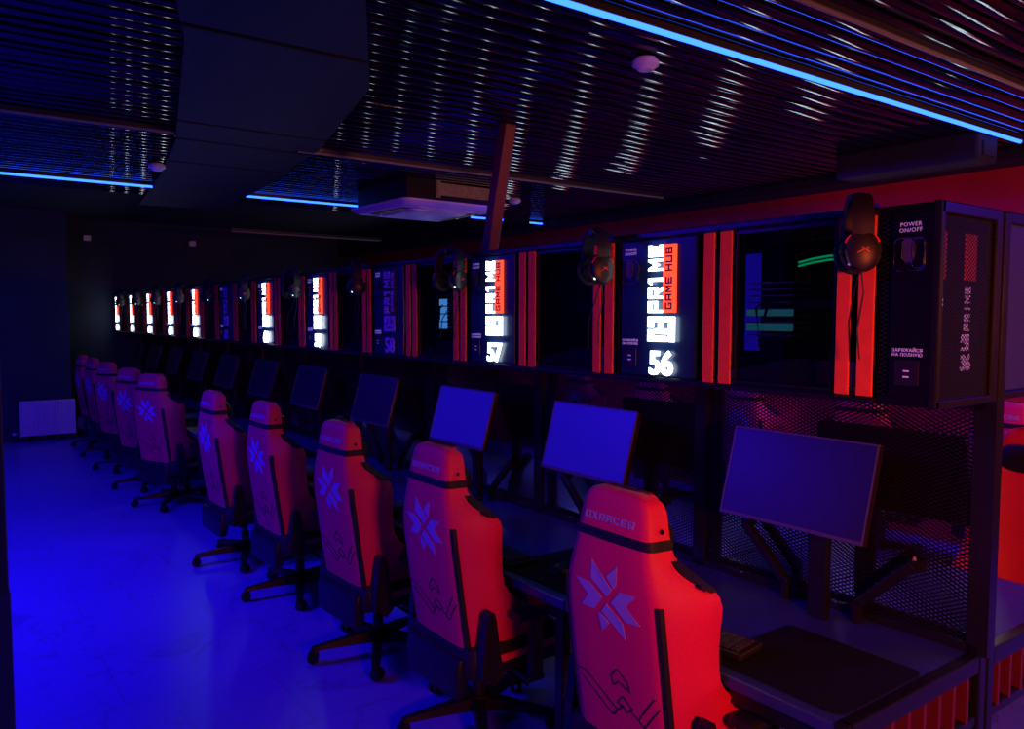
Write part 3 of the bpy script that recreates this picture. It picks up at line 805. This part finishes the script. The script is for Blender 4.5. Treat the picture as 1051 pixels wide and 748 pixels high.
def make_chair():
    t = empty('gaming_chair')
    zs = [.385, .40, .42, .45, .48, .52, .56, .60, .64, .68, .72, .76, .80, .84, .88, .91, .94, .965, .985, 1.01, 1.03, 1.05, 1.08, 1.12, 1.16, 1.18, 1.195, 1.206, 1.216, 1.223, 1.227]
    bk = MB().loft([back_ring(z) for z in zs]).build('backrest', M_fabric, t, smooth='all')
    # emblem and logo print, following the rear face
    def onback(off): return lambda a, b: (rear_x(b, a) - off, -a, b)
    mb = MB()
    for poly in STAR: mb.prism([(a + .02, b) for a, b in poly], onback(-.002), onback(.0022))
    mb.build('star_emblem', M_decal, bk)
    mb = MB(); block_text(mb, 'OXRACER', -.115, .098, 1.128, 1.150, onback(-.003), onback(.002), .22); mb.build('logo_print', M_decal, bk)
    mb = MB()
    for pl_ in LINES:
        P = [(a * .98, b) for a, b in pl_]
        for (a0, b0), (a1, b1) in zip(P, P[1:]):
            L = math.hypot(a1 - a0, b1 - b0); nx, nz = -(b1 - b0) / L * .002, (a1 - a0) / L * .002
            ns = max(1, int(L / .025))
            for k in range(ns):
                q0, q1 = k / ns, (k + 1) / ns
                c0 = (a0 + (a1 - a0) * q0, b0 + (b1 - b0) * q0); c1 = (a0 + (a1 - a0) * q1, b0 + (b1 - b0) * q1)
                mb.prism([(c0[0] + nx, c0[1] + nz), (c1[0] + nx, c1[1] + nz), (c1[0] - nx, c1[1] - nz), (c0[0] - nx, c0[1] - nz)], onback(-.002), onback(.002))
    mb.build('line_print', M_darkline, bk)
    # black trim strips down both rear corners
    for s in (-1, 1):
        rings = []
        for k in range(22):
            z = .40 + (.925 - .40) * k / 21
            xr, wr, d, wo, tc = interp(BACK, z); w = .5 + .5 * min(1, (z - .39) / .1)
            pts = [(xr + .006, wr * .95), (xr + .014, wr * .985), (xr + .024, wr + .003)]
            rings.append([(pts[0][0] - .002, s * pts[0][1], z), (pts[1][0] - .004, s * (pts[1][1] + .005), z), (pts[2][0], s * (pts[2][1] + .005), z), (pts[2][0] + .004, s * (pts[2][1] - .006), z), (pts[1][0] + .006, s * (pts[1][1] - .006), z)])
        MB().loft(rings).build('trim_strip', M_black_fabric, t, smooth=True)
    # strap round the head, with the neck pillow it holds
    rings = []
    path = []
    def strap_ring(z):
        return [p for p in back_ring(z)]
    lo, hi = [], []
    for k, p in enumerate(back_ring(1.075)):
        lo.append(p)
    hi = back_ring(1.103)
    mid = back_ring(1.09)
    def grow(r, g): 
        c = Vector((-.215, 0, 0)); out = []
        for p in r:
            v = Vector(p); d = Vector((v.x - c.x, v.y, 0)); d.normalize(); out.append(tuple(v + d * g))
        return out
    MB().loft([grow(lo, -.004), grow(lo, .005), grow(mid, .007), grow(hi, .005), grow(hi, -.004)], cap=False).build('head_strap', M_black_fabric, t, smooth=True)
    rr = []
    for x, w, h in ((-.19, .1, .03), (-.175, .135, .06), (-.15, .145, .068), (-.125, .135, .06), (-.105, .1, .03)):
        rr.append([(x, w * math.copysign(abs(math.cos(a)) ** .6, math.cos(a)), 1.085 + h * math.copysign(abs(math.sin(a)) ** .6, math.sin(a))) for a in [2 * PI * k / 20 for k in range(20)]])
    MB().loft(rr).build('neck_pillow', M_black_fabric, t, smooth=True)
    # black shoulder patches with tag
    for s in (-1, 1):
        rings = []
        for k in range(9):
            z = 1.045 - .085 * k / 8
            xr, wr, d, wo, tc = interp(BACK, z); w_ = .02 + .016 * math.sin(PI * k / 8)
            rings.append([(xr + d - .004, s * (wo - .03), z), (xr + d + .003, s * (wo - .012), z), (xr + d - .008, s * (wo + .004), z), (xr + d - .012 - w_, s * (wo + .003 - .002), z), (xr + d - .014 - w_, s * (wo - .014), z)])
        MB().loft(rings).build('shoulder_patch', M_black_fabric, t, smooth=True)
        z = .985; xr, wr, d, wo, tc = interp(BACK, z)
        MB().box((-.035, -.002, -.006), (.035, .002, .006), .001).xf(Matrix.Translation((xr + d - .03, s * (wo + .01), z - .012)) @ Matrix.Rotation(s * math.radians(-25), 4, 'Z') @ Matrix.Rotation(math.radians(28), 4, 'Y')).build('tag', M_darkline, t)
        MB().ball((xr + .06, s * .165, 1.13), .006, .006, .008, 8).build('harness_button', M_black_fabric, t)
    # seat
    def srect(hx0, hx1, hy, z, r=.05):
        out = []
        for cx, cy, a0 in ((1, 1, 0), (-1, 1, 90), (-1, -1, 180), (1, -1, 270)):
            X = hx1 if cx > 0 else hx0
            for k in range(6):
                a = math.radians(a0 + k * 18); out.append((X - cx * r + r * math.cos(a), cy * (hy - r) + r * math.sin(a), z))
        return out
    st = MB().loft([srect(-.18, .26, .2, .305), srect(-.215, .285, .245, .32), srect(-.215, .295, .262, .36), srect(-.21, .295, .262, .40), srect(-.2, .285, .25, .435), srect(-.17, .26, .2, .45)]).build('seat', M_black_fabric, t, smooth=True)
    for s in (-1, 1):
        MB().bar((-.16, s * .262, .385), (.27, s * .262, .40), .012, .03, .004).build('seat_stripe', M_fabric, st)
    MB().loft([srect(-.238, -.19, .19, .235, .02), srect(-.245, -.185, .205, .26, .02), srect(-.243, -.175, .212, .36, .02), srect(-.233, -.18, .205, .395, .02)]).build('rear_cover', M_plastic, t, smooth=True)
    MB().box((-.13, -.14, .275), (.14, .14, .306), .01).build('tilt_mechanism', M_steel, t)
    MB().tube([(.02, -.1, .285), (.02, -.24, .28), (.03, -.31, .27)], .007).build('lever', M_steel, t, smooth=True)
    for s in (-1, 1):
        prof = [(-.185, .34), (-.12, .30), (-.08, .34), (-.10, .44), (-.115, .56), (-.125, .595), (-.14, .605), (-.158, .59), (-.168, .52), (-.18, .42)]
        MB().prism(prof, lambda a, b: (a, s * .262, b), lambda a, b: (a, s * .30, b)).build('hinge_cover', M_plastic, t)
        a = MB().box((.02, min(s * .2, s * .33), .285), (.10, max(s * .2, s * .33), .31), .006)
        a.box((.03, s * .315 - .02, .29), (.09, s * .315 + .02, .555), .008).build('armrest_post', M_plastic, t)
        MB().box((-.04, s * .31 - .045, .55), (.19, s * .31 + .045, .58), .014).build('armrest_pad', M_plastic, t)
    MB().cyl((0, 0, .1), (0, 0, .2), .028).cyl((0, 0, .2), (0, 0, .28), .018).build('gas_lift', M_plastic, t, smooth=True)
    base = MB().cyl((0, 0, .07), (0, 0, .125), .055, .045, 20)
    base = base.build('star_base', M_nylon, t, smooth=True)
    for k in range(5):
        a = 2 * PI * k / 5; M = Matrix.Rotation(a, 4, 'Z')
        rings = []
        for x, w, z0, z1 in ((.02, .032, .065, .12), (.12, .028, .068, .112), (.24, .024, .068, .096), (.33, .021, .066, .084), (.345, .014, .068, .08)):
            rings.append([(x, -w, z0), (x, w, z0), (x, w * .75, z1), (x, -w * .75, z1)])
        arm = MB().loft(rings).xf(M).build('base_arm', M_nylon, base, smooth=True)
        c = MB().cyl((.325, 0, .045), (.325, 0, .07), .008)
        ca = math.radians(30 + 67 * k)
        q = Matrix.Translation((.325, 0, 0)) @ Matrix.Rotation(ca, 4, 'Z')
        w = MB()
        for s in (-1, 1): w.cyl((-.012, s * .008, .03), (-.012, s * .026, .03), .03, .027, 18)
        w.box((-.03, -.02, .035), (.012, .02, .062), .006)
        w.xf(q); w.cyl((.325, 0, .05), (.325, 0, .072), .01).xf(M)
        w.build('caster', M_nylon, base, smooth=True)
    base.rotation_euler = (0, 0, math.radians(24))
    return t
chair0 = make_chair()
CH = [  # hub x, hub y, facing (deg from +X), base angle
 (1.875, 1.715, 0, 20), (1.845, 2.765, 0, 24), (1.815, 3.665, 3, 22), (1.82, 4.77, 2, 30), (1.755, 5.66, 2, 32),
 (1.75, 7.72, 24, 0), (1.74, 8.66, 20, 10), (1.74, 9.85, 16, 5), (1.76, 10.9, 6, 25), (1.76, 11.75, 4, 15)]
LAB = ['red gaming chair nearest the camera, its base hidden below the picture', 'second red gaming chair from the camera, pushed to the desk under sign 57',
       'third red gaming chair from the camera', 'fourth red gaming chair from the camera', 'fifth red gaming chair, last before the empty place in the row',
       'purple-lit gaming chair turned aside, first after the empty place', 'purple-lit gaming chair turned aside, second after the empty place',
       'dim gaming chair third after the empty place', 'dim gaming chair second from the far wall', 'dim gaming chair nearest the far wall']
def set_base(o, deg):
    for c in o.children:
        if c.name.split('.')[0] == 'star_base': c.rotation_euler = (0, 0, math.radians(deg))
for i, (x, y, rz, ba) in enumerate(CH):
    o = chair0 if i == 0 else copy_tree(chair0)
    o.location = (x * .944, y * .944, FZ + .0005); o.scale = (.944,) * 3; o.rotation_euler = (0, 0, math.radians(rz)); set_base(o, ba)
    tag(o, LAB[i], 'chair', 'gaming chairs of the front row')
o = copy_tree(chair0); o.location = (3.72, 1.42, FZ + .0005); o.scale = (.944,) * 3; o.rotation_euler = (0, 0, math.radians(178)); set_base(o, 11)
tag(o, 'red gaming chair turned towards us at the right edge, behind the end post', 'chair')
TC = [(5.2, 2.0, 0), (5.2, 2.9, 4), (5.22, 3.83, -3), (5.2, 4.8, 2), (5.2, 5.75, 0)]
for i, (x, y, rz) in enumerate(TC):
    o = copy_tree(chair0); o.location = (x, y, FZ + .0005); o.scale = (.944,) * 3; o.rotation_euler = (0, 0, math.radians(rz)); set_base(o, 11 * i)
    tag(o, ['red gaming chair at the right picture edge, its back to us beside the post', 'red gaming chair behind the mesh right of the nearest monitor, below the end cabinet',
            'red gaming chair behind the mesh above the left of the nearest monitor', 'red gaming chair behind the mesh above the second monitor', 'red gaming chair behind the mesh right of the third monitor'][i], 'chair', 'gaming chairs before the red wall')

# ------------------------------------------------------------------ third row along the red wall: lit sign panels (they glint in the ceiling slats)
for k in range(12):
    y = 1.22 + k * 1.03
    t = empty('sign_panel', (0, y, 0))
    xf = XR - .42
    MB().box((xf, -.16, 1.50), (XR - .005, .20, 2.05), .004).build('panel_box', M_panel, t)
    lettering_mesh(t, True, 0, xf)
    font_obj('number', str(25 + k), M_white_lit, t, .118, .0035, facing_minus_x(xf - .011, 0, 1.575), .0032)
    tag(t, 'lit white sign panel on the red wall, hidden behind the double row', 'sign', 'lit signs on the red wall')

# ------------------------------------------------------------------ lamps lighting the room
def area(name, loc, rot, sx, sy, power, col):
    l = bpy.data.lights.new(name, 'AREA'); l.shape = 'RECTANGLE'; l.size = sx; l.size_y = sy; l.energy = power; l.color = col
    o = bpy.data.objects.new(name, l); COL.objects.link(o); o.location = loc; o.rotation_euler = rot
    return o
BLUE = (.03, .003, 1)  # colour of the added blue fill lamps, placed where no tubes are built
area('blue_fill', (-1.5, 5.2, 2.76), (0, 0, 0), 3.2, .06, 265, BLUE)
area('blue_fill', (-2.4, 1.4, 2.76), (0, 0, 0), 2.6, .06, 75, BLUE)
area('blue_fill', (-2.0, 9.3, 2.76), (0, 0, 0), 3.2, .06, 85, BLUE)
area('blue_fill', (4.3, 5.0, 2.72), (0, 0, 0), .06, 5.0, 150, BLUE)
area('blue_fill', (4.9, -.2, 2.72), (0, 0, 0), 1.6, .06, 60, BLUE)
wl = area('warm_lamp', (0.75, -0.9, 1.6), (0, 0, 0), .4, .25, 21, (1, .13, .04))
wl.rotation_euler = Vector((.8, 1.0, -.25)).to_track_quat('-Z', 'Y').to_euler(); wl.data.spread = math.radians(90)
wl = area('warm_lamp', (4.4, -1.2, 1.9), (0, 0, 0), .4, .25, 28, (1, .25, .09))
wl.rotation_euler = Vector((-.05, 1.0, -.3)).to_track_quat('-Z', 'Y').to_euler(); wl.data.spread = math.radians(110)

w = bpy.data.worlds.new('World'); SC.world = w; w.use_nodes = True
w.node_tree.nodes['Background'].inputs[0].default_value = (.01, .008, .06, 1)
w.node_tree.nodes['Background'].inputs[1].default_value = .0

# ------------------------------------------------------------------ camera
cam = bpy.data.cameras.new('camera'); co = bpy.data.objects.new('camera', cam); COL.objects.link(co)
r = Vector((0.80777, -0.58949, 0.00177)); u = Vector((0.03478, 0.05066, 0.99811)); f = Vector((0.58847, 0.80618, -0.06143))
M = Matrix(((r.x, u.x, -f.x, 0), (r.y, u.y, -f.y, 0), (r.z, u.z, -f.z, 1.75), (0, 0, 0, 1)))
co.matrix_world = M
cam.sensor_fit = 'HORIZONTAL'; cam.sensor_width = 36; cam.lens = 27.78; cam.clip_start = .05
SC.camera = co
# bring the layout to metres: floor to z = 0, everything 1.15 times as large (desks 0.75 m high)
K = 1.15
for o in list(SC.objects):
    if o.parent is None:
        o.location = (o.location - Vector((0, 0, FZ))) * K
        if o.type == 'LIGHT':
            o.data.size *= K; o.data.size_y *= K; o.data.energy *= K * K
        elif o.type != 'CAMERA':
            o.scale = o.scale * K
SC.view_settings.view_transform = 'Standard'; SC.view_settings.look = 'None'
SC.view_settings.exposure = 0; SC.view_settings.gamma = 1; SC.view_settings.use_curve_mapping = False
SC.cycles.max_bounces = 8; SC.cycles.transparent_max_bounces = 24; SC.cycles.sample_clamp_indirect = 4
SC.cycles.use_denoising = True
